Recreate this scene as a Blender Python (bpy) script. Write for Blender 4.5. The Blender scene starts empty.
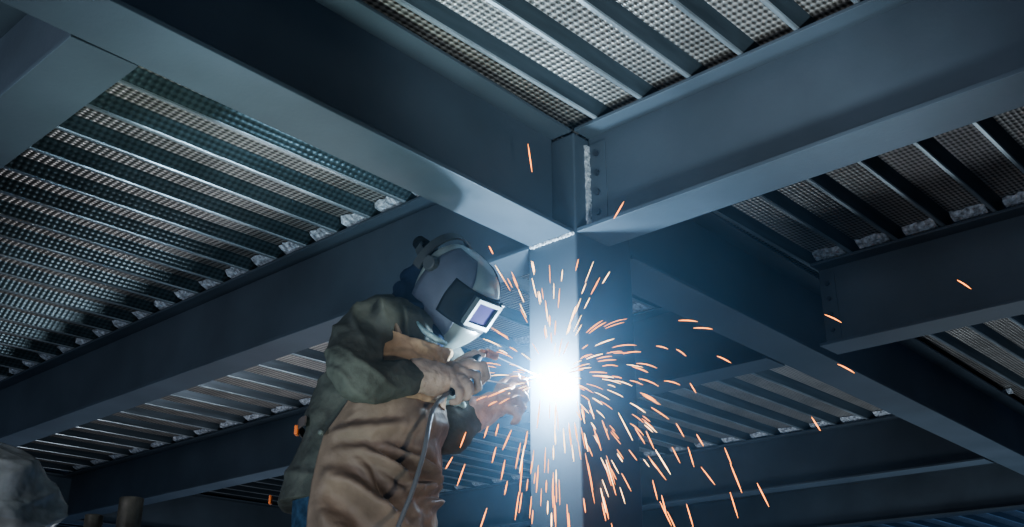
import bpy, bmesh, math, random
from mathutils import Vector, Matrix, noise

SC = bpy.context.scene
COL = SC.collection
random.seed(7)
R = math.radians

# ------------------------------------------------------------------ frame of reference
PITCH = R(22.3); FOC = 1037.0; ZC = 1.55            # camera 1.55 m above the slab, looking up
cP, sP = math.cos(PITCH), math.sin(PITCH)
PHI = math.atan2(1121, 1038)                         # direction of the main girders
COLX, COLY = 0.20984, 3.10652                        # near corner of the column
HB, HT = 1.3857 + ZC, 1.7634 + ZC                    # underside of beams / of top flanges
PLAT = 1.20                                          # scaffold deck height

def W(px, py, y):
    a = (px - 512) / FOC; b = (263.5 - py) / FOC
    d = Vector((a, cP - b * sP, sP + b * cP))
    d *= y / d.y
    return Vector((d.x, d.y, d.z + ZC))
def G(u, v, z):                                      # grid coordinates to world
    c, s = math.cos(PHI), math.sin(PHI)
    return Vector((COLX + u * c - v * s, COLY + u * s + v * c, z))

# ------------------------------------------------------------------ materials
def mat(name):
    m = bpy.data.materials.new(name); m.use_nodes = True
    nt = m.node_tree; b = nt.nodes['Principled BSDF']
    return m, nt, b
def simple(name, col, rough=.5, metal=0., var=.25, scale=8., bump=0., bscale=40., spec=None, detail=4, stretch=(1,1,1)):
    m, nt, b = mat(name)
    tc = nt.nodes.new('ShaderNodeTexCoord'); mp = nt.nodes.new('ShaderNodeMapping')
    mp.inputs['Scale'].default_value = stretch
    nt.links.new(tc.outputs['Object'], mp.inputs[0])
    n = nt.nodes.new('ShaderNodeTexNoise'); n.inputs['Scale'].default_value = scale; n.inputs['Detail'].default_value = detail
    nt.links.new(mp.outputs[0], n.inputs['Vector'])
    cr = nt.nodes.new('ShaderNodeValToRGB')
    lo = [c * (1 - var) for c in col]; hi = [min(1, c * (1 + var)) for c in col]
    cr.color_ramp.elements[0].position = .3; cr.color_ramp.elements[1].position = .7
    cr.color_ramp.elements[0].color = (*lo, 1); cr.color_ramp.elements[1].color = (*hi, 1)
    nt.links.new(n.outputs['Fac'], cr.inputs[0]); nt.links.new(cr.outputs[0], b.inputs['Base Color'])
    b.inputs['Roughness'].default_value = rough; b.inputs['Metallic'].default_value = metal
    if spec is not None: b.inputs['Specular IOR Level'].default_value = spec
    if bump:
        n2 = nt.nodes.new('ShaderNodeTexNoise'); n2.inputs['Scale'].default_value = bscale; n2.inputs['Detail'].default_value = 5
        nt.links.new(mp.outputs[0], n2.inputs['Vector'])
        bp = nt.nodes.new('ShaderNodeBump'); bp.inputs['Strength'].default_value = bump; bp.inputs['Distance'].default_value = .01
        nt.links.new(n2.outputs['Fac'], bp.inputs['Height']); nt.links.new(bp.outputs[0], b.inputs['Normal'])
    return m
def emis(name, col, st, sample=False):
    m, nt, b = mat(name)
    b.inputs['Base Color'].default_value = (0.02, .01, .005, 1)
    b.inputs['Emission Color'].default_value = (*col, 1); b.inputs['Emission Strength'].default_value = st
    if not sample: m.cycles.emission_sampling = 'NONE'
    return m

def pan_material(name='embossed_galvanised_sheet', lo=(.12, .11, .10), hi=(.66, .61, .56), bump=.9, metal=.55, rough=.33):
    """galvanised sheet embossed with a staggered lattice of dimples"""
    m, nt, b = mat(name)
    N = nt.nodes.new; L = nt.links.new
    def M(op, a, bb=None):
        n = N('ShaderNodeMath'); n.operation = op
        for i, x in enumerate((a, bb)):
            if x is None: continue
            if isinstance(x, (int, float)): n.inputs[i].default_value = x
            else: L(x, n.inputs[i])
        return n.outputs[0]
    tc = N('ShaderNodeTexCoord'); sp = N('ShaderNodeSeparateXYZ'); L(tc.outputs['Object'], sp.inputs[0])
    k = 2 * math.pi
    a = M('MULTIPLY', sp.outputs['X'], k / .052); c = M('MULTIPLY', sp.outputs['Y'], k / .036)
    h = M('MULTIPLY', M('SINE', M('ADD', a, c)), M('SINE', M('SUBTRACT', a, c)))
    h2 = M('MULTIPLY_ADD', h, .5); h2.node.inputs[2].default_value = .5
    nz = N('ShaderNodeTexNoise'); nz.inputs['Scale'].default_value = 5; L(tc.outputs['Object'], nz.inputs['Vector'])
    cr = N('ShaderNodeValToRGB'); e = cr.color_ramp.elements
    e[0].position = .2; e[0].color = (*lo, 1); e[1].position = .75; e[1].color = (*hi, 1)  # dimple shading put into the colour: dark hollows, light bumps
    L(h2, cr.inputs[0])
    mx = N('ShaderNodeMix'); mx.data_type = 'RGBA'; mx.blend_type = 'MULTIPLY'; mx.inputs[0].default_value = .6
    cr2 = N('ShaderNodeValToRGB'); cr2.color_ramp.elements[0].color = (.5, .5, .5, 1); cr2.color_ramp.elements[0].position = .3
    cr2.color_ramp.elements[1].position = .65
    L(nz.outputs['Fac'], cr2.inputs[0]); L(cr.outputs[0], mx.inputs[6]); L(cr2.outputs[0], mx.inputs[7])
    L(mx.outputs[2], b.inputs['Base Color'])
    bp = N('ShaderNodeBump'); bp.inputs['Strength'].default_value = bump; bp.inputs['Distance'].default_value = .006
    L(h2, bp.inputs['Height']); L(bp.outputs[0], b.inputs['Normal'])
    b.inputs['Metallic'].default_value = metal; b.inputs['Roughness'].default_value = rough
    return m

M = {}
M['steel'] = simple('dark_blue_grey_primer', (.085, .105, .125), rough=.5, var=.18, scale=2.2, bump=.06, bscale=60, spec=.4)
M['steel2'] = simple('worn_edge_primer', (.19, .20, .22), rough=.5, var=.3, scale=9)
M['bolt'] = simple('dull_bolt_steel', (.10, .11, .13), rough=.4, metal=.6, var=.2)
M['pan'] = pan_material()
M['side'] = pan_material('shaded_teal_rib_side', (.065, .095, .105), (.13, .18, .195), .35, .6, .30)  # same deck sheet; shade of the rib sides put into the colour
M['side_plain'] = simple('shaded_smooth_rib_side', (.075, .095, .11), rough=.35, metal=.55, var=.3, scale=5, stretch=(.5, 5, 5))  # smooth version of the rib side, its shade also in the colour
M['rib'] = simple('lit_galvanised_rib', (.42, .46, .48), rough=.32, metal=.6, var=.35, scale=7, stretch=(.6, 6, 6), bump=.12, bscale=30)  # same deck sheet; light on the rib undersides put into the colour
M['closure'] = simple('closure_painted_glint', (.5, .53, .56), rough=.5, metal=0, var=.6, scale=55, bump=1., bscale=60)  # light reflected off the closures is put into this pale colour
M['bead'] = simple('bright_ground_weld', (.8, .84, .86), rough=.5, metal=0, var=.7, scale=70, bump=1., bscale=90)
M['concrete'] = simple('concrete', (.16, .16, .16), rough=.9, var=.25, scale=3, bump=.3)
M['jacket'] = simple('dark_olive_cotton', (.085, .09, .08), rough=.9, var=.25, scale=14, bump=.35, bscale=45, spec=.15)
M['hood'] = simple('navy_cloth', (.018, .026, .05), rough=.95, var=.3, scale=12, bump=.3, spec=.1)
M['jeans'] = simple('blue_denim', (.04, .075, .12), rough=.95, var=.35, scale=40, bump=.4, bscale=120, spec=.1)
M['apron'] = simple('brown_leather', (.175, .13, .098), rough=.55, var=.38, scale=7, bump=.4, bscale=26, spec=.3, detail=8)
M['bib'] = simple('lit_apron_leather', (.40, .28, .18), rough=.8, var=.3, scale=14, bump=.5, bscale=35, spec=.15)  # paler copy of the apron leather, arc light put into the colour
M['glove'] = simple('tan_grey_glove_leather', (.40, .31, .25), rough=.75, var=.3, scale=16, bump=.5, bscale=60, spec=.2)
M['glove2'] = simple('brown_glove_leather', (.46, .34, .30), rough=.75, var=.3, scale=16, bump=.5, bscale=60, spec=.2)
M['skin'] = simple('skin', (.45, .28, .2), rough=.6, var=.08)
M['shell'] = simple('glossy_grey_green_shell', (.20, .225, .21), rough=.28, var=.12, scale=10, spec=.6)
M['panel'] = simple('matt_shaded_side_panel', (.075, .078, .105), rough=.6, var=.12, scale=14)  # darker than the shell: shade of the helmet side put into the colour
M['black'] = simple('black_plastic', (.010, .011, .014), rough=.65, var=.2, spec=.2)
M['darkgrey'] = simple('dark_grey_plastic', (.05, .052, .055), rough=.5, var=.2)
M['lensframe'] = simple('pale_silver_frame', (.10, .115, .105), rough=.5, metal=0, var=.15, scale=20)
M['lens'] = simple('violet_filter_glass', (.028, .011, .075), rough=.7, var=.1, scale=30, spec=.05)
M['orange'] = simple('orange_webbing', (.8, .2, .05), rough=.6, var=.1)
M['strap'] = simple('grey_brown_webbing', (.11, .085, .08), rough=.8, var=.2)
M['cable'] = simple('grey_rubber', (.12, .125, .13), rough=.35, var=.15, spec=.6)
M['copper'] = simple('copper_nozzle', (.5, .25, .15), rough=.35, metal=.7, var=.3, scale=30)
M['rodm'] = simple('bright_rod', (.6, .6, .6), rough=.3, metal=.5, var=.1)
M['tarp'] = simple('grey_plastic_sheet', (.36, .35, .32), rough=.22, var=.4, scale=9, bump=.3, bscale=20, spec=.6)
M['pipe'] = simple('weathered_steel_pipe', (.17, .15, .12), rough=.4, metal=.6, var=.6, scale=14, bump=.3)
M['wood'] = simple('scaffold_plank_wood', (.24, .17, .1), rough=.85, var=.35, scale=6, stretch=(1, 8, 8), bump=.3)
M['boot'] = simple('dark_boot_leather', (.05, .035, .025), rough=.6, var=.3)
M['spark'] = emis('orange_spark', (1, .30, .055), 4.2)
M['spark2'] = emis('pale_hot_spark', (1, .58, .28), 7)
M['arc'] = emis('white_arc', (.85, .93, 1), 60)

# ------------------------------------------------------------------ mesh builder
class MB:
    def __init__(s): s.v = []; s.f = []; s.mi = []
    def add(s, vs, fs, mi=0):
        o = len(s.v); s.v += [Vector(x) for x in vs]; s.f += [tuple(i + o for i in f) for f in fs]; s.mi += [mi] * len(fs)
        return s
    def box(s, x0, x1, y0, y1, z0, z1, mi=0):
        vs = [(x, y, z) for z in (z0, z1) for y in (y0, y1) for x in (x0, x1)]
        return s.add(vs, [(0, 2, 3, 1), (4, 5, 7, 6), (0, 1, 5, 4), (2, 6, 7, 3), (0, 4, 6, 2), (1, 3, 7, 5)], mi)
    def rings(s, rings, closed=True, cap=True, mi=0):
        n = len(rings[0]); vs = [p for r in rings for p in r]; fs = []
        for i in range(len(rings) - 1):
            for j in range(n if closed else n - 1):
                k = (j + 1) % n
                fs.append((i * n + j, i * n + k, (i + 1) * n + k, (i + 1) * n + j))
        if cap and closed:
            fs.append(tuple(range(n - 1, -1, -1))); fs.append(tuple(range((len(rings) - 1) * n, len(rings) * n)))
        return s.add(vs, fs, mi)
    def tube(s, pts, rad, n=10, mi=0, cap=True):
        pts = [Vector(p) for p in pts]
        if isinstance(rad, (int, float)): rad = [rad] * len(pts)
        t0 = (pts[1] - pts[0]).normalized()
        ref = Vector((0, 0, 1)) if abs(t0.z) < .9 else Vector((1, 0, 0))
        side = t0.cross(ref).normalized(); rs = []
        for i, p in enumerate(pts):
            t = ((pts[min(i + 1, len(pts) - 1)] - pts[max(i - 1, 0)])).normalized()
            side = (side - t * side.dot(t)).normalized(); up = t.cross(side)
            rs.append([p + (side * math.cos(a) + up * math.sin(a)) * rad[i] for a in [2 * math.pi * j / n for j in range(n)]])
        return s.rings(rs, True, cap, mi)
    def ball(s, c, r, n=14, mi=0, m=None):
        c = Vector(c); r = Vector(r) if not isinstance(r, (int, float)) else Vector((r, r, r)); rs = []
        for i in range(1, n):
            th = math.pi * i / n
            ring = []
            for j in range(2 * n):
                ph = math.pi * j / n
                p = Vector((r.x * math.sin(th) * math.cos(ph), r.y * math.sin(th) * math.sin(ph), -r.z * math.cos(th)))
                ring.append(c + (m @ p if m else p))
            rs.append(ring)
        return s.rings(rs, True, True, mi)
    def capsule(s, a, b, ra, rb, n=14):
        a = Vector(a); b = Vector(b); d = (b - a); L = d.length or 1e-6; d = d / L
        s.ball(a, ra, 8); s.ball(b, rb, 8)
        return s.tube([a, b], [ra, rb], n)
    def build(s, name, mt, parent=None, off=None, smooth=False, bevel=0, remesh=0, smooth_it=0, solid=0, subd=0):
        off = Vector(off) if off is not None else Vector((0, 0, 0))
        me = bpy.data.meshes.new(name); me.from_pydata([v - off for v in s.v], [], s.f)
        mats = mt if isinstance(mt, (list, tuple)) else [mt]
        for m_ in mats: me.materials.append(m_)
        me.polygons.foreach_set('material_index', s.mi); me.update()
        bm = bmesh.new(); bm.from_mesh(me); bmesh.ops.recalc_face_normals(bm, faces=bm.faces); bm.to_mesh(me); bm.free()
        o = bpy.data.objects.new(name, me); COL.objects.link(o)
        if bevel:
            b = o.modifiers.new('b', 'BEVEL'); b.width = bevel; b.segments = 2; b.limit_method = 'ANGLE'
        if solid:
            b = o.modifiers.new('s', 'SOLIDIFY'); b.thickness = solid; b.offset = 0
        if remesh:
            b = o.modifiers.new('r', 'REMESH'); b.mode = 'VOXEL'; b.voxel_size = remesh; b.use_smooth_shade = True
        if smooth_it:
            b = o.modifiers.new('sm', 'SMOOTH'); b.factor = .5; b.iterations = smooth_it
        if subd:
            b = o.modifiers.new('sd', 'SUBSURF'); b.levels = subd; b.render_levels = subd
        if o.modifiers:
            dg = bpy.context.evaluated_depsgraph_get(); dg.update()
            me2 = bpy.data.meshes.new_from_object(o.evaluated_get(dg)); o.modifiers.clear(); o.data = me2
            me2.name = name; bpy.data.meshes.remove(me); me = me2
            if remesh:
                me.materials.clear(); [me.materials.append(m_) for m_ in mats]
        if smooth or remesh or subd:
            for p in me.polygons: p.use_smooth = True
        if parent is not None: o.parent = parent
        return o

def tag(o, label=None, cat=None, group=None, kind=None):
    if label: o['label'] = label
    if cat: o['category'] = cat
    if group: o['group'] = group
    if kind: o['kind'] = kind
    return o
def thing(name, label, cat, loc, rotz=0, group=None, kind=None):
    o = bpy.data.objects.new(name, None); COL.objects.link(o); o.empty_display_size = .1
    o.location = loc; o.rotation_euler = (0, 0, rotz)
    return tag(o, label, cat, group, kind)
def sstep(a, b, x):
    t = max(0, min(1, (x - a) / (b - a))); return t * t * (3 - 2 * t)
def displace(o, fn):
    me = o.data
    ns = [v.normal.copy() for v in me.vertices]
    for v, n in zip(me.vertices, ns): v.co += fn(v.co, n)
    me.update()

# ------------------------------------------------------------------ structure: column and beams
c = thing('steel_column', 'square blue-grey steel column being welded, brightly lit on its left face', 'column', G(.15, .105, 0), PHI)
m = MB().box(-.15, .15, -.105, .105, 0.012, HT - .004)
m.build('shaft', M['steel'], c, bevel=.006)
MB().box(-.24, .24, -.20, .20, 0, .014).build('base_plate', M['steel2'], c, bevel=.002)
mb = MB()
for i in range(40):                                    # bright ragged strip of ground weld beside the beam web
    z = HB + .02 + (HT - HB - .06) * i / 40
    w = .016 + random.random() * .008
    mb.box(-.096 + random.random() * .004, -.096 + w * 1.6, -.112 - random.random() * .004, -.1045, z, z + .0095 + random.random() * .004)
wb = MB(); wb.tube([(-.156 + random.uniform(-.003, .003), -.100 + .19 * k / 40, HB - .003 + random.uniform(-.002, .002)) for k in range(41)], [random.uniform(.004, .008) for k in range(41)], 6)
wb.build('weld_bead', M['bead'], c)
tag(mb.build('ground_weld', M['bead'], c), 'bright ragged strip of ground weld')

def ibeam(label, u0, u1, v0, v1, along, name='steel_beam', bolts=(), rot=0., piv=0.):
    """I beam between HB and HT; along = 'u' or 'v'"""
    L = (u1 - u0) if along == 'u' else (v1 - v0)
    Wd = (v1 - v0) if along == 'u' else (u1 - u0)
    cu, cv = (u0 + u1) / 2, (v0 + v1) / 2
    t = thing(name, label, 'beam', G(cu, cv, HB), PHI + (0 if along == 'u' else math.pi / 2), 'steel beams of the frame')
    if rot:
        q = Vector((cu - piv, cv - .1, 0)); q.rotate(Matrix.Rotation(rot, 3, 'Z')); t.location = G(piv + q.x, .1 + q.y, HB); t.rotation_euler.z += rot
    H = HT + .012 - HB; h = L / 2; w = Wd / 2
    MB().box(-h, h, -w, w, 0, .014).build('bottom_flange', M['steel'], t, bevel=.002)
    MB().box(-h, h, -w, w, H - .013, H).build('top_flange', M['steel'], t, bevel=.002)
    MB().box(-h, h, -.006, .006, .012, H - .011).build('web', M['steel'], t)
    for (end, side) in bolts:                          # shear tab and four bolts at an end
        e = -h if end < 0 else h
        x0, x1 = (e, e + .075) if end < 0 else (e - .075, e)
        MB().box(x0 + .002, x1, side * .006, side * .010, .04, H - .04).build('shear_tab', M['steel2'] if False else M['steel'], t, bevel=.001)
        for k in range(4):
            z = .085 + k * (H - .17) / 3; y = side * .010; x = (x0 + x1) / 2
            b = MB().tube([(x, y, z), (x, y + side * .009, z)], .011, 6)
            b.build('bolt', M['bolt'], t)
    return t
ibeam('long steel girder crossing from the top left corner to the column', -4.2, -.004, .01, .195, 'u', rot=R(1.9), piv=0)
ibeam('steel girder running behind the column towards the lower right corner', .306, 12.9, .0, .2, 'u', rot=R(1.9), piv=.3)
ibeam('steel beam from the column to the upper right edge, deck ribs above it', .0, .17, -3.4, -.002, 'v', bolts=((1, 1),))
ibeam('steel beam behind the welder running down to the left edge', .0, .17, .211, 7.29, 'v')
ibeam('short steel beam in the top left corner joining the long girder', -1.64, -1.47, .15, 7.29, 'v')
ibeam('steel beam on the right edge bolted to the far girder', 1.67, 1.84, -3.4, .0, 'v', bolts=((1, 1),))
ibeam('second beam behind the welder, passing below his elbow level', 1.67, 1.84, .262, 7.29, 'v')
ibeam('third beam out from the column, right of the sparks near the bottom', 4.62, 4.79, .362, 7.29, 'v')
ibeam('shadowed beam at the far right end of the far girder', 4.62, 4.79, -3.4, -.002, 'v')
ibeam('farthest visible beam, along the bottom right edge of the view', 6.75, 6.92, .432, 7.29, 'v')
ibeam('dark distant girder at the lower left behind the pipes', -4.2, 12.9, 7.3, 7.5, 'u')

# ------------------------------------------------------------------ deck bays (ceiling)
PITCHV = .187; RB = HT + .0125; PAN = RB + .040
def deck_bay(name, u0, u1, v0, v1, label, closure=True, PITCHV=.187, PH=-.093):
    t = thing(name, label, 'ceiling', G((u0 + u1) / 2, (v0 + v1) / 2, PAN), PHI, None, 'structure')
    cu, cv = (u0 + u1) / 2, (v0 + v1) / 2
    pan = MB(); rib = MB(); cl = MB()
    k0 = math.ceil((v0 - PH) / PITCHV); k1 = math.floor((v1 - PH) / PITCHV)
    n = 1
    prev = v0
    top, bot = .025, .012
    zb = RB - PAN
    hu = (u1 - u0) / 2
    def strip(mb, a, za, b, zb_, mi=0):
        mb.add([(-hu, a - cv, za), (hu, a - cv, za), (hu, b - cv, zb_), (-hu, b - cv, zb_)], [(0, 1, 2, 3)], mi)
    for k in range(k0, k1 + 1):
        v = PH + k * PITCHV
        if v - top < v0 or v + top > v1: continue
        near_, far_ = (.04, .013) if v0 < 0 else (.06, .014)
        strip(pan, prev, 0, v - near_, 0)
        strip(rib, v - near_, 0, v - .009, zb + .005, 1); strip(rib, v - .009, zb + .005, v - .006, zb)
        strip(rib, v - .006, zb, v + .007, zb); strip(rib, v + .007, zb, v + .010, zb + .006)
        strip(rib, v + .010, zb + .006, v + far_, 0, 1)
        # closure piece, reflected light put into its pale colour, in the opening between two ribs over the beam (faces the near side and down)
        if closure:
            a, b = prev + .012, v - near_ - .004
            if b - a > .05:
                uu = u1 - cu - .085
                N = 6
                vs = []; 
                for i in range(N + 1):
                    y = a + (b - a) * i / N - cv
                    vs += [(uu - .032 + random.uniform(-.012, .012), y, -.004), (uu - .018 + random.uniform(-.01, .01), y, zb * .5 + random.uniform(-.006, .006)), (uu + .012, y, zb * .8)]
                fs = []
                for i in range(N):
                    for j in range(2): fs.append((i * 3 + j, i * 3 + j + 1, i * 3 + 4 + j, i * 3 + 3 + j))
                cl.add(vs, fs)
        prev = v + far_
    strip(pan, prev, 0, v1, 0)
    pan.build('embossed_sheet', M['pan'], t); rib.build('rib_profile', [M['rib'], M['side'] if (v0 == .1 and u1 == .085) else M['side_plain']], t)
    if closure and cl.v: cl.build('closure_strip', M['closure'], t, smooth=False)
    MB().box(-hu, hu, v0 - cv, v1 - cv, .004, .12).build('slab', M['concrete'], t)  # unseen slab, added on top to block the world light
    return t
us = [(-4.2, -1.555), (-1.555, .085), (.085, 1.755), (1.755, 4.705), (4.705, 6.835), (6.835, 12.9)]
near = ['deck over the top left corner, camera side', 'bright embossed deck bay with ribs at the top centre', 'dim deck bay with ribs at the right below the near beam',
        'shadowed deck bay at the right edge', 'deck far to the right', 'deck furthest to the right']
far = ['dark deck bay glimpsed in the top left corner', 'large embossed ribbed deck bay filling the left of the view', 'ribbed deck bay seen below the beam behind the welder',
       'ribbed deck bay right of the sparks between two far beams', 'narrow ribbed deck bay near the bottom right', 'dark deck bay furthest away at the bottom']
n = 0
for i, (a, b) in enumerate(us):
    deck_bay('ceiling', a, b, -3.4, .1, near[i], i != 1, .187 if i < 2 else .207, -.093 if i < 2 else -.398)
    deck_bay('ceiling', a, b, .1, 7.4, far[i], True, (.215, .215, .33, .25, .3, .3)[i], .867)
for i, (a, b) in enumerate(us[:]):
    deck_bay('ceiling', a, b, 7.4, 13., 'deck beyond the distant girder', False)

fl = MB().box(-9, 12, -4, 18, -.2, 0).build('floor', M['concrete']); tag(fl, 'grey concrete slab below the frame', 'floor', kind='structure')

# ------------------------------------------------------------------ scaffold, pipes, wrapped bundle (left)
def hexa(): pass
sx0, sx1, sy0, sy1 = -2.25, -.06, 2.35, 3.99
sc = thing('scaffold', 'plank scaffold platform the welder stands on', 'scaffold', ((sx0 + sx1) / 2, (sy0 + sy1) / 2, 0))
o_ = sc.location.copy()
npl = 7; wpl = (sy1 - sy0) / npl
for i in range(npl):
    MB().box(sx0, sx1, sy0 + i * wpl + .004, sy0 + (i + 1) * wpl - .004, PLAT - .04, PLAT).build('plank', M['wood'], sc, o_, bevel=.003)
for y in (sy0 + .08, sy1 - .08):
    MB().tube([(sx0, y, PLAT - .065), (sx1, y, PLAT - .065)], .024, 12).build('ledger', M['pipe'], sc, o_, smooth=True)
    for x in (sx0 + .1, sx1 - .1):
        MB().tube([(x, y, 0), (x, y, PLAT - .06)], .024, 12).build('leg', M['pipe'], sc, o_, smooth=True)
for (px, py, r, lab) in ((132, 498, .036, 'tall weathered steel pipe right of the grey wrapped bundle'),
                         (94.5, 515, .027, 'short weathered steel pipe between the wrapped bundle and the tall pipe')):
    p = W(px, py, 3.2)
    t = thing('steel_pipe', lab, 'pipe', (p.x, p.y, PLAT), 0, None)
    H = p.z - PLAT; rr = []
    n = 24
    outer0 = [(r * math.cos(2 * math.pi * j / n), r * math.sin(2 * math.pi * j / n), 0) for j in range(n)]
    def rg(rad, z): return [(rad * math.cos(2 * math.pi * j / n), rad * math.sin(2 * math.pi * j / n), z) for j in range(n)]
    MB().rings([rg(r * .85, 0.03), rg(r, 0.0), rg(r, H - .002), rg(r - .002, H), rg(r * .86, H), rg(r * .84, H - .003), rg(r * .84, 0.03)], cap=False).build('pipe_wall', M['pipe'], t, smooth=True)
    MB().rings([rg(r * 1.35, 0), rg(r * 1.35, .006), rg(r * 1.02, .008)], cap=False).build('foot_collar', M['bolt'], t, smooth=False)

p = W(10, 445, 3.15)
bx = -1.66
t = thing('wrapped_bundle', 'crumpled grey plastic wrapped bundle in the bottom left corner', 'bundle', (bx, 3.2, PLAT))
mb = MB(); rs = []
topz = W(10, 434, 3.1).z - PLAT
NS = 180; NZ = 240
for i in range(NZ + 1):
    z = topz * i / NZ; s_ = i / NZ
    r0 = .282 if s_ < .80 else .282 * math.sqrt(max(.0, 1 - ((s_ - .80) / .202) ** 2)) ** 1.3
    ring = []
    for j in range(NS):
        a = 2 * math.pi * j / NS
        q = Vector((math.cos(a) * 2.0, math.sin(a) * 2.0, z * 4.5 + math.cos(a) * .8))
        d = noise.ridged_multi_fractal(Vector((q.x * .8, q.y * .8, q.z * 1.6)), .9, 2.1, 3, 1., 2.) * .008 + noise.noise(q * 1.2) * .03
        wv = z * 30 + math.cos(a + .5) * 8 + 3 * noise.noise(Vector((q.x * .5, q.y * .5, z * 3)))
        wv2 = z * 62 - math.cos(a - .6) * 9 + 4 * noise.noise(Vector((q.x * .7, q.y * .7, z * 4 + 5)))
        d += .030 * (.5 - abs(math.sin(wv * .5))) + .013 * (.5 - abs(math.sin(wv2 * .5)))
        r = max(.002, r0 + d * min(1, r0 / .15) - .03)
        ring.append((r * math.cos(a), r * math.sin(a) * .8, z + (d * .5 if s_ > .8 else 0)))
    rs.append(ring)
mb.rings(rs); mb.build('plastic_sheet', M['tarp'], t, smooth=True)
for zz in (.28, .62):
    pts = [(.272 * math.cos(a), .225 * math.sin(a), zz + .01 * math.sin(3 * a)) for a in [2 * math.pi * j / 40 for j in range(41)]]
    MB().tube(pts, .009, 6).build('binding_strap', M['orange'], t, smooth=True)

# ------------------------------------------------------------------ the welder
ORG = Vector((-.42, 3.0, PLAT))
wd = thing('person', 'welder in dark jacket, brown leather apron and grey welding helmet leaning towards the column', 'person', ORG)
def part(mb, name, mt, parent=None, **k):
    return mb.build(name, mt, parent or wd, ORG, **k)

# helmet frame (from the look of the helmet: facing right, down and a little to the viewer)
SX = Vector((1, 0, 0)); SY = Vector((0, sP, -cP)); SZ = Vector((0, cP, sP))
def scr(a, b, c_): return (SX * a + SY * b + SZ * c_)
F_ = scr(.62, .52, -.59).normalized(); U_ = scr(.56, -.82, -.13); U_ = (U_ - F_ * U_.dot(F_)).normalized(); L_ = U_.cross(F_)
HC = W(449, 293, 2.98)
HM = Matrix((F_, L_, U_)).transposed()
def hp(f, l, u): return HC + HM @ Vector((f, l, u))

# joints
rsh = W(372, 330, 2.87); rel = W(356, 381, 2.70); rwr = W(430, 379, 2.87); rha = W(458, 375, 2.93)
lsh = W(440, 362, 3.20); lel = W(443, 432, 3.05); lwr = W(478, 413, 3.12); lha = W(500, 401, 3.14)
pel = Vector((-.43, 3.03, 2.12)); chest = W(392, 365, 3.02); neck = W(412, 318, 3.02)
rkn = Vector((-.50, 2.88, 1.68)); ran = Vector((-.50, 2.93, 1.29)); lkn = Vector((-.28, 3.10, 1.69)); lan = Vector((-.30, 3.20, 1.29))
rhip = pel + Vector((-.06, -.09, -.02)); lhip = pel + Vector((.06, .08, -.02))

mb = MB()                                               # one continuous body under the clothes
mb.ball(hp(-.01, 0, .01), (.095, .075, .115), m=HM); mb.capsule(hp(-.03, 0, -.08), neck, .05, .06)
mb.ball(hp(.085, 0, -.01), (.022, .013, .03), 8, m=HM)
for s in (-1, 1): mb.ball(hp(-.005, s * .078, 0), (.02, .01, .03), 8, m=HM)
mb.capsule(neck, chest, .07, .13); mb.capsule(chest, pel, .13, .13)
mb.capsule(rsh, lsh, .07, .07); mb.capsule(rhip, lhip, .10, .10)
for a, b_, c_, d in ((rsh, rel, rwr, rha), (lsh, lel, lwr, lha)):
    mb.capsule(a, b_, .052, .040); mb.capsule(b_, c_, .040, .028); mb.capsule(c_, d, .026, .03)
for a, b_, c_ in ((rhip, rkn, ran), (lhip, lkn, lan)):
    mb.capsule(a, b_, .085, .055); mb.capsule(b_, c_, .055, .038); mb.capsule(c_ - Vector((0, 0, .03)), c_ + Vector((.12, -.04, -.05)), .035, .028)
part(mb, 'body', M['skin'], remesh=.010, smooth_it=4)

# torso silhouette: pixel row, left px, right px, depth centre, half depth
TOR = [(300, 368, 404, 3.02, .06), (312, 350, 432, 3.01, .13), (330, 342, 445, 3.01, .17), (350, 336, 447, 3.01, .18), (375, 324, 444, 3.01, .18),
       (400, 309, 441, 3.0, .18), (425, 303, 440, 3.0, .175), (440, 300, 439, 3.0, .175), (460, 291, 437, 3.0, .18), (480, 282, 434, 3.0, .185), (500, 275, 432, 3.0, .19), (512, 273, 431, 3.0, .19)]
def torso(py):
    for i in range(len(TOR) - 1):
        if TOR[i][0] <= py <= TOR[i + 1][0] or i == len(TOR) - 2:
            t = (py - TOR[i][0]) / (TOR[i + 1][0] - TOR[i][0])
            return [TOR[i][k] + (TOR[i + 1][k] - TOR[i][k]) * t for k in range(5)]
def tring(py, a, grow=0.):
    _, l, r, yc, hd = torso(py)
    cL = W(l, py, yc); cR = W(r, py, yc); c0 = (cL + cR) / 2; hw = (cR.x - cL.x) / 2 - .012
    ca, sa = math.cos(a), math.sin(a); e = .82
    x = math.copysign(abs(ca) ** e, ca) * (hw + grow); y = math.copysign(abs(sa) ** e, sa) * (hd + grow)
    return Vector((c0.x + x, c0.y + y, c0.z))
mb = MB(); rs = []
for py in [300, 306, 312, 320, 330, 345, 360, 375, 390, 405, 420, 435, 450, 465, 480, 495, 508]:
    rs.append([tring(py, 2 * math.pi * j / 40) for j in range(40)])
mb.rings(rs)
def arm(mb, pts, rad):
    n = len(pts); out = []; rr = []
    for i in range(n - 1):
        p0 = pts[max(i - 1, 0)]; p1 = pts[i]; p2 = pts[i + 1]; p3 = pts[min(i + 2, n - 1)]
        for k in range(8):
            t = k / 8
            out.append(.5 * ((2 * p1) + (p2 - p0) * t + (2 * p0 - 5 * p1 + 4 * p2 - p3) * t * t + (3 * p1 - p0 - 3 * p2 + p3) * t ** 3))
            rr.append(rad[i] + (rad[i + 1] - rad[i]) * t)
    out.append(pts[-1]); rr.append(rad[-1])
    mb.tube(out, rr, 20)
sh0 = W(388, 322, 2.96)
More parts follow.
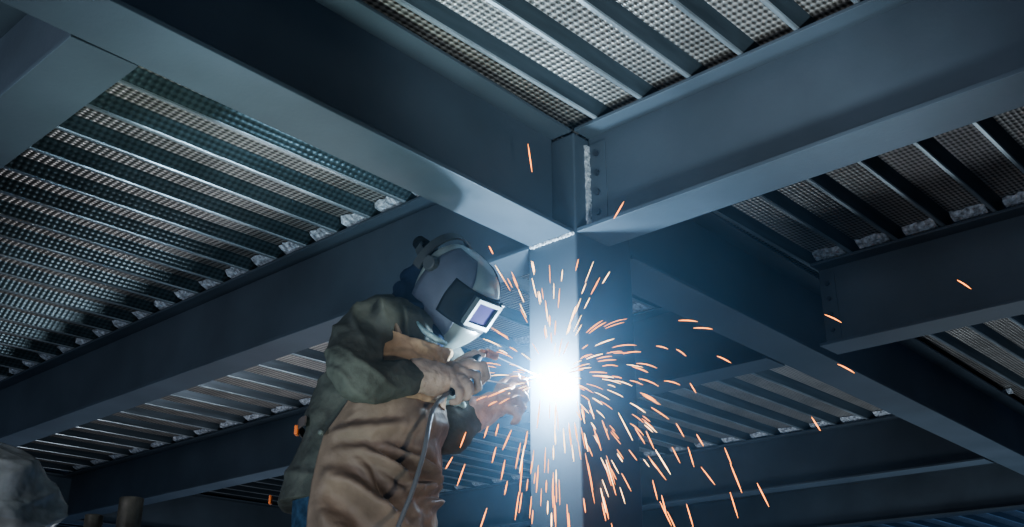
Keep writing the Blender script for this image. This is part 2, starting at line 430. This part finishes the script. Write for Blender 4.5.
arm(mb, [sh0, rsh + Vector((-.005, 0, .0)), (rsh + rel) / 2 + Vector((-.025, -.01, .01)), rel + Vector((.0, 0, .01)), (rel + rwr) / 2 + Vector((0, 0, .0)), W(417, 378, 2.85)],
    [.085, .086, .080, .064, .055, .046])
mb.ball(rsh + Vector((.01, .02, -.0)), .092, 10); mb.ball(rel + Vector((-.0, 0, .012)), .062, 10)
arm(mb, [W(425, 350, 3.14), lsh, (lsh + lel) / 2 + Vector((.02, 0, 0)), lel + Vector((.015, 0, 0)), (lel + lwr) / 2, W(474, 416, 3.11)], [.07, .078, .075, .068, .058, .05])
jk = part(mb, 'jacket', M['jacket'], remesh=.0065, smooth_it=5)
rshL, relL, rwrL = rsh - ORG, rel - ORG, rwr - ORG
def seg_t(p, a, b):
    d = b - a; return (p - a).dot(d) / d.length_squared
def ridge(x, k=3.):
    return math.exp(-k * (1 - math.cos(x))) - .35
def jfold(p, n):
    d = noise.fractal(Vector((p.x * 7, p.y * 7, p.z * 11)), .8, 2, 4) * .005
    d += .0016 * noise.noise(p * 60)
    da = (p - relL).length
    w = math.exp(-(da / .11) ** 2)
    d += w * .010 * ridge(85 * (p.x * .45 + p.z * .95) + 4 * noise.noise(p * 8))
    ds = (p - (rshL + Vector((.04, -.08, .0)))).length
    w = math.exp(-(ds / .085) ** 2)
    d += w * .038 * ridge(120 * (p.x * .93 + p.z * .36) + 5 * noise.noise(p * 5), 2.5)
    w = math.exp(-((p - (relL * .5 + rwrL * .5)).length / .12) ** 2)
    d += w * .007 * ridge(90 * (p.x * .9 - p.z * .5) + 5 * noise.noise(p * 7))
    w = sstep(.05, -.15, p.x)
    d += w * .008 * ridge(45 * (p.z + .5 * p.x) + 5 * noise.noise(p * 4))
    return n * d
displace(jk, jfold)

# trousers and boots
mb = MB()
mb.rings([[tring(py, 2 * math.pi * j / 24, -.035) for j in range(24)] for py in (445, 480, 500)])
for a, b_, c_ in ((rhip, rkn, ran), (lhip, lkn, lan)):
    mb.capsule(a + Vector((-.01, 0, 0)), b_, .115, .09); mb.capsule(b_, c_ + Vector((0, 0, -.01)), .095, .078)
tr = part(mb, 'trousers', M['jeans'], remesh=.012, smooth_it=3)
displace(tr, lambda p, n: n * (.007 * noise.noise(Vector((p.x * 16, p.y * 16, p.z * 9)))))
for a in (ran, lan):
    b = MB()
    b.capsule(Vector((a.x, a.y, PLAT + .085)), Vector((a.x, a.y, PLAT + .17)), .056, .06)
    b.capsule(Vector((a.x - .02, a.y, PLAT + .055)), Vector((a.x + .15, a.y - .06, PLAT + .05)), .052, .045)
    b.box(a.x - .07, a.x + .17, a.y - .085, a.y + .035, PLAT + .003, PLAT + .03)
    part(b, 'boot', M['boot'], remesh=.008, smooth_it=3)

# leather apron: lies on the jacket front from the near hip round to the far side
AL = [(388, 356), (398, 348), (412, 338), (430, 324), (450, 318), (475, 312), (500, 308), (527, 306), (700, 304)]
def lin(T, y):
    for i in range(len(T) - 1):
        if y <= T[i + 1][0] or i == len(T) - 2:
            t = (y - T[i][0]) / (T[i + 1][0] - T[i][0]); return T[i][1] + (T[i + 1][1] - T[i][1]) * t
def front_angle(py, px, grow):
    a, b_ = math.pi, 1.5 * math.pi
    for _ in range(30):
        m_ = (a + b_) / 2; q = tring(py, m_, grow)
        x = 512 + FOC * q.x / (q.y * cP + (q.z - ZC) * sP)
        if x < px: a = m_
        else: b_ = m_
    return a
def crease(s, py, s0, p0, s1, p1, wid, amp):
    ax, ay = s0, p0 / 140; dx, dy = s1 - ax, p1 / 140 - ay
    tt = max(0, min(1, ((s - ax) * dx + (py / 140 - ay) * dy) / (dx * dx + dy * dy)))
    dd = math.hypot(s - ax - dx * tt, py / 140 - ay - dy * tt)
    side = 1 if (s - ax) * dy - (py / 140 - ay) * dx > 0 else -1
    e = math.sin(math.pi * max(.03, min(.97, tt))) ** .6
    return amp * e * (math.exp(-(dd / wid) ** 2) - .75 * math.exp(-((dd - 1.7 * wid) / (1.1 * wid)) ** 2) * (1 if side > 0 else .35))
CR = [(.20, 446, .52, 476, .030, .036), (.30, 441, .80, 468, .026, .032), (.10, 468, .46, 522, .045, .036), (.42, 480, .72, 470, .03, .022), (.52, 505, .50, 560, .06, .03),
      (.36, 414, .80, 412, .07, .016), (.02, 430, .40, 420, .04, .012), (.05, 500, .30, 560, .05, .026), (.62, 490, .90, 480, .03, .02), (.70, 520, .66, 600, .05, .03), (.18, 455, .34, 500, .02, .014)]
mb = MB(); rs = []; NI = 130; NJ = 120
for i in range(NI + 1):
    py = 406 + (655 - 406) * i / NI; pc = min(py, 540)
    a0 = front_angle(pc, lin(AL, py - 20), .012)
    ring = []
    for j in range(NJ + 1):
        s = j / NJ; a = a0 + (2.14 * math.pi - a0) * s
        base = tring(pc, a, .0); nx, ny = math.cos(a), math.sin(a)
        env = sstep(0, .10, s)
        d = .014 + .014 * env + env * (.014 * noise.noise(Vector((s * 3.5, py / 40, 3.1))) + .008 * noise.noise(Vector((s * 9, py / 18, 1.2))) + .003 * noise.noise(Vector((s * 26, py / 7, 7.2))))
        for c_ in CR: d += env * crease(s, py - 22, *c_)
        d += .014 * sstep(490, 640, py) * math.sin(s * 22)
        ring.append(Vector((base.x + nx * d, base.y + ny * d, base.z + .2 * d - max(0, py - 540) * .0031)))
    rs.append(ring)
mb.rings(rs, closed=False, cap=False)
part(mb, 'apron', M['apron'], solid=.005, smooth=True)
mb = MB(); rs = []
for i in range(41):
    py = 352 + 62 * i / 40
    a0 = front_angle(py, 397 - 10 * i / 40 + 3 * math.sin(i * .5), .0)
    ring = []
    for j in range(51):
        s = j / 50; a = a0 + (1.95 * math.pi - a0) * s
        q = tring(py, a, .03 + .010 * noise.noise(Vector((s * 6, i * .2, 0))) + .004 * noise.noise(Vector((s * 22, i * .6, 4))))
        q.z -= .025 * math.sin(s * math.pi * .9) * (1 - i / 40)
        ring.append(q)
    rs.append(ring)
mb.rings(rs, closed=False, cap=False)
bib = part(mb, 'apron_bib', M['bib'], solid=.005, smooth=True)
bib['label'] = 'bib of the apron, arc light put into its tan colour'
mb = MB(); mb.tube([W(399, 334, 2.83), W(392, 318, 2.86), W(394, 304, 2.93), W(404, 296, 3.0)], .009, 8); part(mb, 'neck_strap', M['apron'], smooth=True)
# waist strap and orange tab
pts = []
for j in range(15):
    a = math.pi * (.6 + .62 * j / 14); q = tring(431, a, .016); pts.append(q)
mb = MB()
rs = [[q + Vector((0, 0, -.014)) for q in pts], [q + Vector((0, 0, .014)) for q in pts]]
mb.rings(rs, closed=False, cap=False); part(mb, 'waist_strap', M['strap'], solid=.005)
q = W(297, 431, 2.93); mb = MB().box(q.x - .005, q.x + .006, q.y - .02, q.y + .01, q.z - .014, q.z + .014)
o = part(mb, 'strap_tab', M['orange'], bevel=.003); o['label'] = 'orange strap tab'
q = W(270.5, 500, 2.98); mb = MB().box(q.x - .004, q.x + .004, q.y - .01, q.y + .01, q.z - .013, q.z + .013)
o = part(mb, 'hem_tab', M['orange'], bevel=.003); o['label'] = 'orange tab at the jacket hem'
mb = MB(); q = W(321, 432, 2.80); mb.ball(q, .009, 6); part(mb, 'apron_rivet', M['lensframe'], smooth=True)

# hood
mb = MB()
mb.ball(hp(-.045, 0, .0), (.115, .098, .125), m=HM)
mb.capsule(hp(-.09, 0, -.03), W(410, 322, 3.0), .085, .095); mb.capsule(W(412, 318, 2.98), W(400, 322, 3.0), .085, .095)
mb.capsule(hp(-.03, 0, -.10), W(424, 338, 2.97), .07, .07)
hd = part(mb, 'hood', M['hood'], remesh=.008, smooth_it=5)
displace(hd, lambda p, n: n * (.007 * math.sin(60 * p.z + 25 * p.x + 5 * noise.noise(p * 8))))

# pale scarf edge under the helmet chin
mb = MB(); mb.tube([W(417, 322, 2.86), W(424, 331, 2.85), W(436, 339, 2.86), W(446, 344, 2.9)], [.004, .008, .010, .006], 8)
part(mb, 'shirt_collar', simple('pale_teal_shirt', (.35, .48, .48), rough=.9, var=.5, scale=40, bump=.6), smooth=True)
mb = MB()
for a, b_, r1 in (((427, 402), (462, 404), .018), ((432, 410), (455, 414), .014), ((436, 396), (460, 398), .012)):
    mb.capsule(W(*a, 3.0), W(*b_, 3.03), r1, r1 * .7)
o = part(mb, 'shirt_cuff', bpy.data.materials['pale_teal_shirt'], remesh=.004, smooth_it=2); o['label'] = 'pale teal shirt fabric between the gloves'
displace(o, lambda p, n: n * (.008 * noise.noise(p * 55)))

# helmet
hm = bpy.data.objects.new('welding_helmet', None); COL.objects.link(hm); hm.parent = wd; hm.location = HC - ORG
def hpart(mb, name, mt, **k): return mb.build(name, mt, hm, HC, **k)
def sgp(x, e): return math.copysign(abs(x) ** e, x)
def shellp(th, ph, g=0.):
    up = .148 if th > 0 else .170
    ct = sgp(math.cos(th), .85); f = (.158 + g) * ct * sgp(math.cos(ph), .8); l = (.112 + g) * ct * sgp(math.sin(ph), .72)
    u = (up + g) * sgp(math.sin(th), .92)
    # waist of the mask where the lens housing sits, pointed chin
    if math.cos(ph) > 0:
        w = math.exp(-((u - .02) / .04) ** 2) * max(0, math.cos(ph)) ** 2
        f -= .034 * w
    if u < 0: l *= 1 - .35 * (-u / .17) ** 1.6
    return hp(f, l, u)
mb = MB(); rs = []
NT, NP = 48, 60
for i in range(NT + 1):
    th = R(-78) + R(168) * i / NT
    lim = R(96) + R(22) * sstep(.25, .9, (i / NT)) 
    if th > R(55): lim = R(118) + R(40) * sstep(R(55), R(90), th)
    rs.append([shellp(th, -lim + 2 * lim * j / NP) for j in range(NP + 1)])
mb.rings(rs, closed=False, cap=False)
hpart(mb, 'shell', M['shell'], solid=.004, smooth=True)
for s in (-1, 1):
    mb = MB(); rs = []
    for i in range(25):
        th = R(-70) + R(136) * i / 24; e = sstep(0, 6, i) * sstep(0, 6, 24 - i)
        a0 = 46 - 12 * math.sin(i / 24 * math.pi); a1 = 98
        ring = [shellp(th, s * R(a0), .0005)]
        ring += [shellp(th, s * R(a0 + (a1 - a0) * j / 12), .0045) for j in range(13)]
        rs.append(ring)
    mb.rings(rs, closed=False, cap=False)
    o = hpart(mb, 'side_panel', M['panel'], solid=.003, smooth=True); o['label'] = 'matt side panel of the helmet, shade put into its slate colour'
    # pivot knob
    a, b_ = hp(-.028, s * .108, .058), hp(-.028, s * .130, .058)
    hpart(MB().tube([a, b_], [.026, .022], 20), 'pivot_knob', M['darkgrey'], smooth=False, bevel=.003)
def hbox(f0, f1, l0, l1, u0, u1, taper=0):
    vs = []
    for u in (u0, u1):
        for l in (l0, l1):
            for f in (f0, f1):
                vs.append(hp(f, l, u))
    return MB().add(vs, [(0, 2, 3, 1), (4, 5, 7, 6), (0, 1, 5, 4), (2, 6, 7, 3), (0, 4, 6, 2), (1, 3, 7, 5)])
hpart(hbox(.075, .142, -.064, .064, -.026, .068), 'lens_housing', M['black'], bevel=.006)
LF = .158
mb = MB()
for (l0, l1, u0, u1) in ((-.060, .060, .052, .064), (-.060, .060, -.026, -.014), (-.060, -.047, -.014, .052), (.047, .060, -.014, .052)):
    b = hbox(.140, LF, l0, l1, u0, u1); mb.add(b.v, b.f)
hpart(mb, 'lens_frame', M['lensframe'])
hpart(hbox(.138, .150, -.047, .047, -.014, .052), 'lens', M['lens'])
hpart(MB().tube([hp(.150, .052, .070), hp(.150, .066, .070)], .006, 8), 'frame_clip', M['darkgrey'])
mb = MB(); rs = []
for i in range(15):
    th = R(-11) + R(38) * i / 14
    rs.append([shellp(th, R(-66) + R(132) * j / 30, .004) for j in range(31)])
mb.rings(rs, closed=False, cap=False)
hpart(mb, 'lens_surround', M['black'], solid=.006, smooth=True)
# headgear
def arc_strap(f_c, wid, r_l, r_u, u_c, a0, a1, tilt=0):
    rs = []
    for k in range(33):
        a = R(a0 + (a1 - a0) * k / 32)
        l = r_l * math.cos(a); u = u_c + r_u * math.sin(a); f = f_c + tilt * math.sin(a)
        rs.append([hp(f - wid, l, u), hp(f + wid, l, u)])
    m_ = MB(); m_.rings(rs, closed=False, cap=False); return m_
hpart(arc_strap(-.075, .016, .112, .125, .03, -5, 185, -.01), 'crown_strap', M['darkgrey'], solid=.006)
rs = []
for k in range(33):
    a = R(90 + 180 * k / 32); rs.append([hp(-.03 + .15 * math.cos(a), .110 * math.sin(a), .045), hp(-.03 + .15 * math.cos(a), .110 * math.sin(a), .072)])
mb = MB(); mb.rings(rs, closed=False, cap=False); hpart(mb, 'rear_band', M['darkgrey'], solid=.006)
hpart(MB().tube([hp(-.17, -.02, .06), hp(-.205, -.02, .06)], [.026, .022], 14), 'ratchet_knob', M['black'], bevel=.003)

# gloves ---------------------------------------------------------------
def glove(name, palm, fingers, thumb, cuff, mt, depth, frad=.0125):
    b = MB()
    for (a, c_, ra, rb) in palm: b.capsule(a, c_, ra, rb)
    for ch in fingers + [thumb]:
        n = len(ch)
        for i in range(n - 1):
            r1 = frad * (1.12 - .12 * i); r2 = frad * (1.12 - .12 * (i + 1))
            b.capsule(ch[i], ch[i + 1], r1, r2)
    pts, rad = cuff
    b.tube(pts, rad, 18)
    o = part(b, name, mt, remesh=.0034, smooth_it=2)
    displace(o, lambda p, n: n * (.0035 * noise.noise(p * 45) + .003 * math.sin(110 * p.x + 60 * p.z + 6 * noise.noise(p * 14)) * .6))
    return o
def ch(pts): return [W(*p) for p in pts]
o = glove('right_glove',
      [(W(448, 378, 2.90), W(466, 366, 2.92), .034, .020), (W(446, 380, 2.90), W(462, 378, 2.91), .034, .024), (W(450, 370, 2.92), W(470, 364, 2.93), .026, .018)],
      [ch([(468, 364, 2.91), (483, 365, 2.89), (487, 376, 2.89), (479, 384, 2.91)]),
       ch([(464, 371, 2.89), (477, 376, 2.865), (479, 388, 2.87), (471, 393, 2.89)]),
       ch([(460, 377, 2.88), (469, 385, 2.85), (469, 396, 2.86), (461, 399, 2.88)]),
       ch([(454, 382, 2.87), (460, 391, 2.845), (458, 401, 2.855), (451, 402, 2.87)])],
      ch([(452, 368, 2.95), (464, 358, 2.95), (475, 353, 2.955), (483, 355, 2.96)]),
      ([W(410, 378, 2.845), W(418, 378, 2.85), W(432, 379, 2.87), W(446, 378, 2.89), W(452, 377, 2.90)], [.057, .058, .053, .042, .032]), M['glove'], 0)
o['label'] = 'tan leather glove gripping the torch'
o = glove('left_glove',
      [(W(494, 403, 3.12), W(510, 393, 3.11), .036, .022), (W(494, 406, 3.12), W(508, 406, 3.10), .036, .026)],
      [ch([(505, 388, 3.11), (515, 380, 3.09), (524, 383, 3.08), (526, 392, 3.09)]),
       ch([(508, 395, 3.095), (519, 390, 3.075), (526, 396, 3.07), (524, 405, 3.08)]),
       ch([(508, 403, 3.085), (519, 401, 3.065), (524, 408, 3.065), (519, 415, 3.075)]),
       ch([(505, 410, 3.08), (515, 411, 3.06), (518, 418, 3.06), (512, 423, 3.07)])],
      ch([(496, 393, 3.13), (503, 383, 3.13), (511, 377, 3.12), (518, 377, 3.11)]),
      ([W(468, 417, 3.105), W(474, 415, 3.11), W(484, 410, 3.12), W(493, 405, 3.12), W(498, 403, 3.12)], [.052, .056, .05, .042, .034]), M['glove2'], 0)
o['label'] = 'brown leather glove lit white by the arc'

# ------------------------------------------------------------------ torch, rods, cable
ARC = G(-.035, .105, W(553, 382, 3.18).z)
tp = W(470, 372, 2.93)
t = thing('welding_torch', 'welding torch with copper nozzle in the tan glove, grey cable hanging over the apron', 'torch', tp)
def tpart(mb, name, mt, **k): return mb.build(name, mt, t, tp, **k)
tpart(MB().tube([W(450, 392, 2.885), W(462, 380, 2.90), W(471, 368, 2.93), W(478, 357, 2.96)], [.015, .016, .015, .013], 12), 'handle', M['black'], smooth=True)
tpart(MB().tube([W(476, 359, 2.955), W(481, 352, 2.97), W(488, 353, 2.985)], [.011, .010, .010], 12), 'neck', M['copper'], smooth=True)
tpart(MB().tube([W(486, 352.5, 2.98), W(497, 357, 3.0)], [.014, .012], 14), 'nozzle', M['copper'], bevel=.001)
tpart(MB().tube([W(496, 356.5, 3.0), ARC + (W(496, 356.5, 3.0) - ARC).normalized() * .012], .0018, 8), 'electrode', M['rodm'])
cpts = [(451, 391, 2.885), (441, 399, 2.86), (434, 408, 2.83), (430, 420, 2.80), (427, 436, 2.765), (424, 452, 2.755), (419, 470, 2.745), (412, 492, 2.74), (404, 512, 2.735), (395, 535, 2.73), (384, 562, 2.72)]
cp = ch(cpts) + [Vector((-.42, 2.66, 1.5)), Vector((-.50, 2.60, 1.28)), Vector((-.62, 2.56, PLAT + .012)), Vector((-1.0, 2.52, PLAT + .012)), Vector((-1.5, 2.6, PLAT + .012))]
sm = []
for i in range(len(cp) - 1):
    p0 = cp[max(i - 1, 0)]; p1 = cp[i]; p2 = cp[i + 1]; p3 = cp[min(i + 2, len(cp) - 1)]
    for k in range(6):
        q = k / 6
        sm.append(.5 * ((2 * p1) + (p2 - p0) * q + (2 * p0 - 5 * p1 + 4 * p2 - p3) * q * q + (3 * p1 - p0 - 3 * p2 + p3) * q ** 3))
sm.append(cp[-1])
tpart(MB().tube(sm, .0065, 10), 'cable', M['cable'], smooth=True)
rd = MB().tube([W(480, 379.5, 3.04), W(508, 384, 3.09), ARC + Vector((-.02, -.02, .01))], [.0022, .0022, .0022], 8)
rp = W(508, 384, 3.09)
tag(rd.build('filler_rod', M['rodm'], None, rp), 'thin bright filler rod held in the left glove', 'welding rod').location = rp

# ------------------------------------------------------------------ arc and sparks
a_ = MB().ball((0, 0, 0), (.014, .014, .02), 8).build('welding_arc', M['arc'], smooth=True); a_.location = G(-.003, .105, ARC.z)
tag(a_, 'blinding white welding arc on the left face of the column', 'welding arc')

def spark(p, d, L, r, hot, label, group, bend=0.):
    """one glowing spark: a thin tapered sliver lying along d"""
    d = d.normalized(); s = Vector((0, 0, -1)); n = 5
    pts = [d * (L * (i / (n - 1) - .5)) + s * bend * (i / (n - 1) - .5) ** 2 * L for i in range(n)]
    o = MB().tube(pts, [r * .35, r * .9, r, r * .9, r * .3], 5).build('spark', M['spark2' if hot else 'spark'], smooth=True)
    o.location = p
    return tag(o, label, 'spark', group)
S_UP = ('orange spark shooting up from the arc along the column', 'sparks shooting up above the arc')
S_L = ('pale orange spark flying left from the arc towards the gloves', 'sparks flying left of the arc')
S_R = ('orange spark flying right from the arc past the column', 'sparks flying right of the arc')
S_D = ('orange spark falling below the arc', 'sparks falling below the arc')
def shot(px, py, dx, dy, y=None, lab=S_R, hot=False, r=.0019):
    y = y if y is not None else 3.05 + random.uniform(-.1, .15)
    a = W(px - dx / 2, py - dy / 2, y); b = W(px + dx / 2, py + dy / 2, y + random.uniform(-.01, .01))
    spark((a + b) / 2, b - a, (b - a).length, r, hot, lab[0], lab[1], bend=random.uniform(.05, .3) if abs(dx) > abs(dy) else 0)
# lone sparks, as the photograph shows them
LONE = [(530, 158, 4, 28, 'lone orange spark in front of the girder web above the column top'),
        (619, 210, 10, -17, 'lone orange spark below the near beam, right of the column top'),
        (486, 193, 3, 7, 'tiny spark on the underside of the long girder'),
        (964, 284, 14, 9, 'lone orange spark in front of the right edge beam'),
        (833, 318, 17, 8, 'lone orange spark left of the bolted beam end'),
        (846, 368, 17, 9, 'lone orange spark on the far girder underside'),
        (816, 424, 9, 14, 'lone orange spark over the far right deck ribs'),
        (724, 359, 14, 7, 'orange spark between the column and the far girder, right of the cluster'),
        (688, 320.5, 19, 1, 'level orange spark, upper of two flying right of the column'),
        (703, 328, 19, 1, 'level orange spark, lower of two flying right of the column'),
        (763, 495, 12, 24, 'rightmost long spark near the bottom edge'),
        (736, 478, 12, 30, 'long falling spark second from the right near the bottom edge'),
        (491, 250, 4, 8, 'tiny spark above the helmet'),
        (503, 335, 10, 5, 'spark just right of the helmet lens')]
for (px, py, dx, dy, lab) in LONE:
    y = 2.95 if px > 700 else 2.9
    a = W(px - dx / 2, py - dy / 2, y); b = W(px + dx / 2, py + dy / 2, y)
    spark((a + b) / 2, b - a, (b - a).length, .0021, False, lab, None, .15 if abs(dx) > abs(dy) else 0)
for (px, py, dx, dy) in [(693, 388, 6, 10), (708, 476, 14, 18), (691, 457, 6, 20), (734, 505, 8, 26), (690, 516, 7, 24), (728, 456, 7, 17), (662, 347, 12, 3), (681, 352, 10, 7),
                         (660, 413, 18, 12), (672, 382, 16, 4), (657, 468, 18, 24), (648, 396, 16, 8), (664, 505, 5, 20), (640, 436, 10, 16), (680, 430, 8, 14),
                         (676, 455, 8, 16), (655, 490, 5, 20), (700, 440, 7, 12), (632, 352, 18, -2), (640, 369, 16, 6), (650, 440, 8, 18)]:
    shot(px, py, dx, dy)
for (px, py, dx, dy) in [(461, 475, 8, 22), (463, 440, 6, 16), (449, 463, 7, 12), (483, 520, 8, 24), (503, 470, 4, 20), (507, 440, 9, 20), (506, 488, 3, 14), (518, 456, 5, 26), (521, 478, 3, 34), (517, 506, 4, 28), (494, 455, 4, 16), (526, 440, 3, 18), (486, 432, 4, 12), (497, 430, 3, 12)]:
    shot(px, py, -dx, dy, 3.0, S_D)
rnd = random.Random(11)
cx0, cy0 = 553, 378
def burst(n, a0, a1, r0, r1, L0, L1, lab, g=0., hot=.5):
    for _ in range(n):
        a = R(rnd.uniform(a0, a1)); r = r0 + (r1 - r0) * rnd.random() ** .9
        ux, uy = math.cos(a), -math.sin(a)
        px, py = cx0 + ux * r, cy0 + uy * r + g * (r / 100) ** 2
        dx, dy = ux, uy + g * 2 * r / 1e4 * 1.3
        L = rnd.uniform(L0, L1) * (.6 + .5 * r / r1); k = L / math.hypot(dx, dy)
        y = 3.02 + rnd.uniform(-.12, .07) + (.12 if px > 600 else 0)
        shot(px, py, dx * k, dy * k, y, lab, rnd.random() < hot, rnd.uniform(.0009, .0018))
burst(46, 62, 115, 25, 125, 10, 22, S_UP, 6)
burst(26, 118, 205, 22, 78, 8, 20, S_L, 10)
burst(48, -20, 58, 22, 105, 8, 24, S_R, 22)
burst(26, -60, -15, 25, 120, 9, 20, S_R, 18)
for _ in range(66):                                    # falling curtain below the arc
    s = rnd.gauss(0, 1); py = rnd.uniform(405, 530)
    px = 566 + s * (20 + (py - 400) * .28)
    if px < 520: px = 530 + rnd.random() * 30
    vx = (px - 553) / (py - 300) * .9
    L = rnd.uniform(10, 30)
    shot(px, py, vx * L, L, 3.02 + rnd.uniform(-.1, .08) + (.1 if px > 600 else 0), S_D, rnd.random() < .3, rnd.uniform(.001, .002))

# ------------------------------------------------------------------ welding smoke (a real volume around the arc)
sm_ = MB().ball((0, 0, 0), 1.0, 16)
m, nt, b = mat('welding_smoke'); nt.nodes.remove(b)
out = nt.nodes['Material Output']; pv = nt.nodes.new('ShaderNodeVolumePrincipled')
pv.inputs['Color'].default_value = (.38, .68, 1, 1); pv.inputs['Anisotropy'].default_value = .1
tc = nt.nodes.new('ShaderNodeTexCoord'); ln = nt.nodes.new('ShaderNodeVectorMath'); ln.operation = 'LENGTH'
nt.links.new(tc.outputs['Object'], ln.inputs[0])
mr = nt.nodes.new('ShaderNodeMapRange'); mr.inputs[1].default_value = 0; mr.inputs[2].default_value = 1; mr.inputs[3].default_value = 1; mr.inputs[4].default_value = 0
nt.links.new(ln.outputs['Value'], mr.inputs[0])
pw = nt.nodes.new('ShaderNodeMath'); pw.operation = 'POWER'; pw.inputs[1].default_value = 1.6; nt.links.new(mr.outputs[0], pw.inputs[0])
nz = nt.nodes.new('ShaderNodeTexNoise'); nz.inputs['Scale'].default_value = 2.2; nt.links.new(tc.outputs['Object'], nz.inputs['Vector'])
mu = nt.nodes.new('ShaderNodeMath'); mu.operation = 'MULTIPLY'; nt.links.new(pw.outputs[0], mu.inputs[0]); nt.links.new(nz.outputs['Fac'], mu.inputs[1])
m2 = nt.nodes.new('ShaderNodeMath'); m2.operation = 'MULTIPLY'; m2.inputs[1].default_value = .55; nt.links.new(mu.outputs[0], m2.inputs[0])
nt.links.new(m2.outputs[0], pv.inputs['Density']); nt.links.new(pv.outputs[0], out.inputs['Volume'])
so = sm_.build('welding_smoke', m, smooth=True); so.location = ARC + Vector((.12, -.05, .0)); so.scale = (1.1, 1.1, 1.1)
tag(so, 'thin blue glowing smoke hanging around the welding arc', 'smoke', kind='stuff')

# ------------------------------------------------------------------ lights
def light(kind, name, loc, power, col, size=.1, aim=None, **k):
    l = bpy.data.lights.new(name, kind); l.energy = power; l.color = col
    if kind == 'AREA': l.size = size
    elif kind in ('POINT', 'SPOT'): l.shadow_soft_size = size
    for a, b in k.items(): setattr(l, a, b)
    o = bpy.data.objects.new(name, l); COL.objects.link(o); o.location = loc
    if aim is not None:
        o.rotation_euler = (Vector(aim) - Vector(loc)).to_track_quat('-Z', 'Y').to_euler()
    return o
light('POINT', 'arc_light', ARC + Vector((-.03, -.03, 0)), 48, (.60, .82, 1.0), .02)
light('SPOT', 'deck_flood', (1.0, 1.0, 1.5), 210, (.78, .92, 1.0), .15, aim=(.46, 2.62, 3.4), spot_size=R(44), spot_blend=1.)
light('SPOT', 'girder_fill', (-.8, 1.35, .5), 290, (.74, .97, .92), .3, aim=(-.62, 2.75, 3.4), spot_size=R(40), spot_blend=1.)  # added fill lifting the girder underside, no lamp of the site
light('AREA', 'far_deck_fill', (-1.2, 6.8, .3), 48, (.85, .9, 1.0), 1.5, aim=(-1.3, 6.9, 3.4))  # added fill that brightens the far left bays, no lamp stands there
light('AREA', 'right_deck_fill', (3.2, 6.5, .3), 48, (.75, .88, 1.0), 1.5, aim=(3.0, 7.0, 3.4))  # added fill for the far bays on the right, no lamp stands there
light('AREA', 'site_fill', (-3.4, -1.2, 1.2), 110, (.80, .88, 1.0), 1.6, aim=(-.6, 3.4, 2.4))

light('SPOT', 'apron_fill', (1.3, .6, 1.1), 95, (1.0, .93, .82), .05, aim=(-.34, 2.8, 2.22), spot_size=R(22), spot_blend=.8)  # warm fill spot added to brighten the apron, not a site lamp
light('SPOT', 'shoulder_glint', (.25, 2.35, 2.72), 26, (.85, .95, .9), .02, aim=(-.375, 2.80, 2.56), spot_size=R(15), spot_blend=1.)  # small spot added in mid-air to pick out the shoulder creases
w = bpy.data.worlds.new('night'); SC.world = w; w.use_nodes = True
bg = w.node_tree.nodes['Background']; bg.inputs[0].default_value = (.05, .10, .20, 1); bg.inputs[1].default_value = 1.3

# ------------------------------------------------------------------ camera
cam = bpy.data.cameras.new('camera'); co = bpy.data.objects.new('camera', cam); COL.objects.link(co)
co.location = (0, 0, ZC); co.rotation_euler = (math.pi / 2 + PITCH, 0, 0)
cam.sensor_width = 36; cam.lens = FOC / 1024 * 36; cam.clip_end = 200
SC.camera = co
SC.view_settings.view_transform = 'AgX'
SC.view_settings.look = 'AgX - Medium High Contrast'
SC.view_settings.exposure = 0.
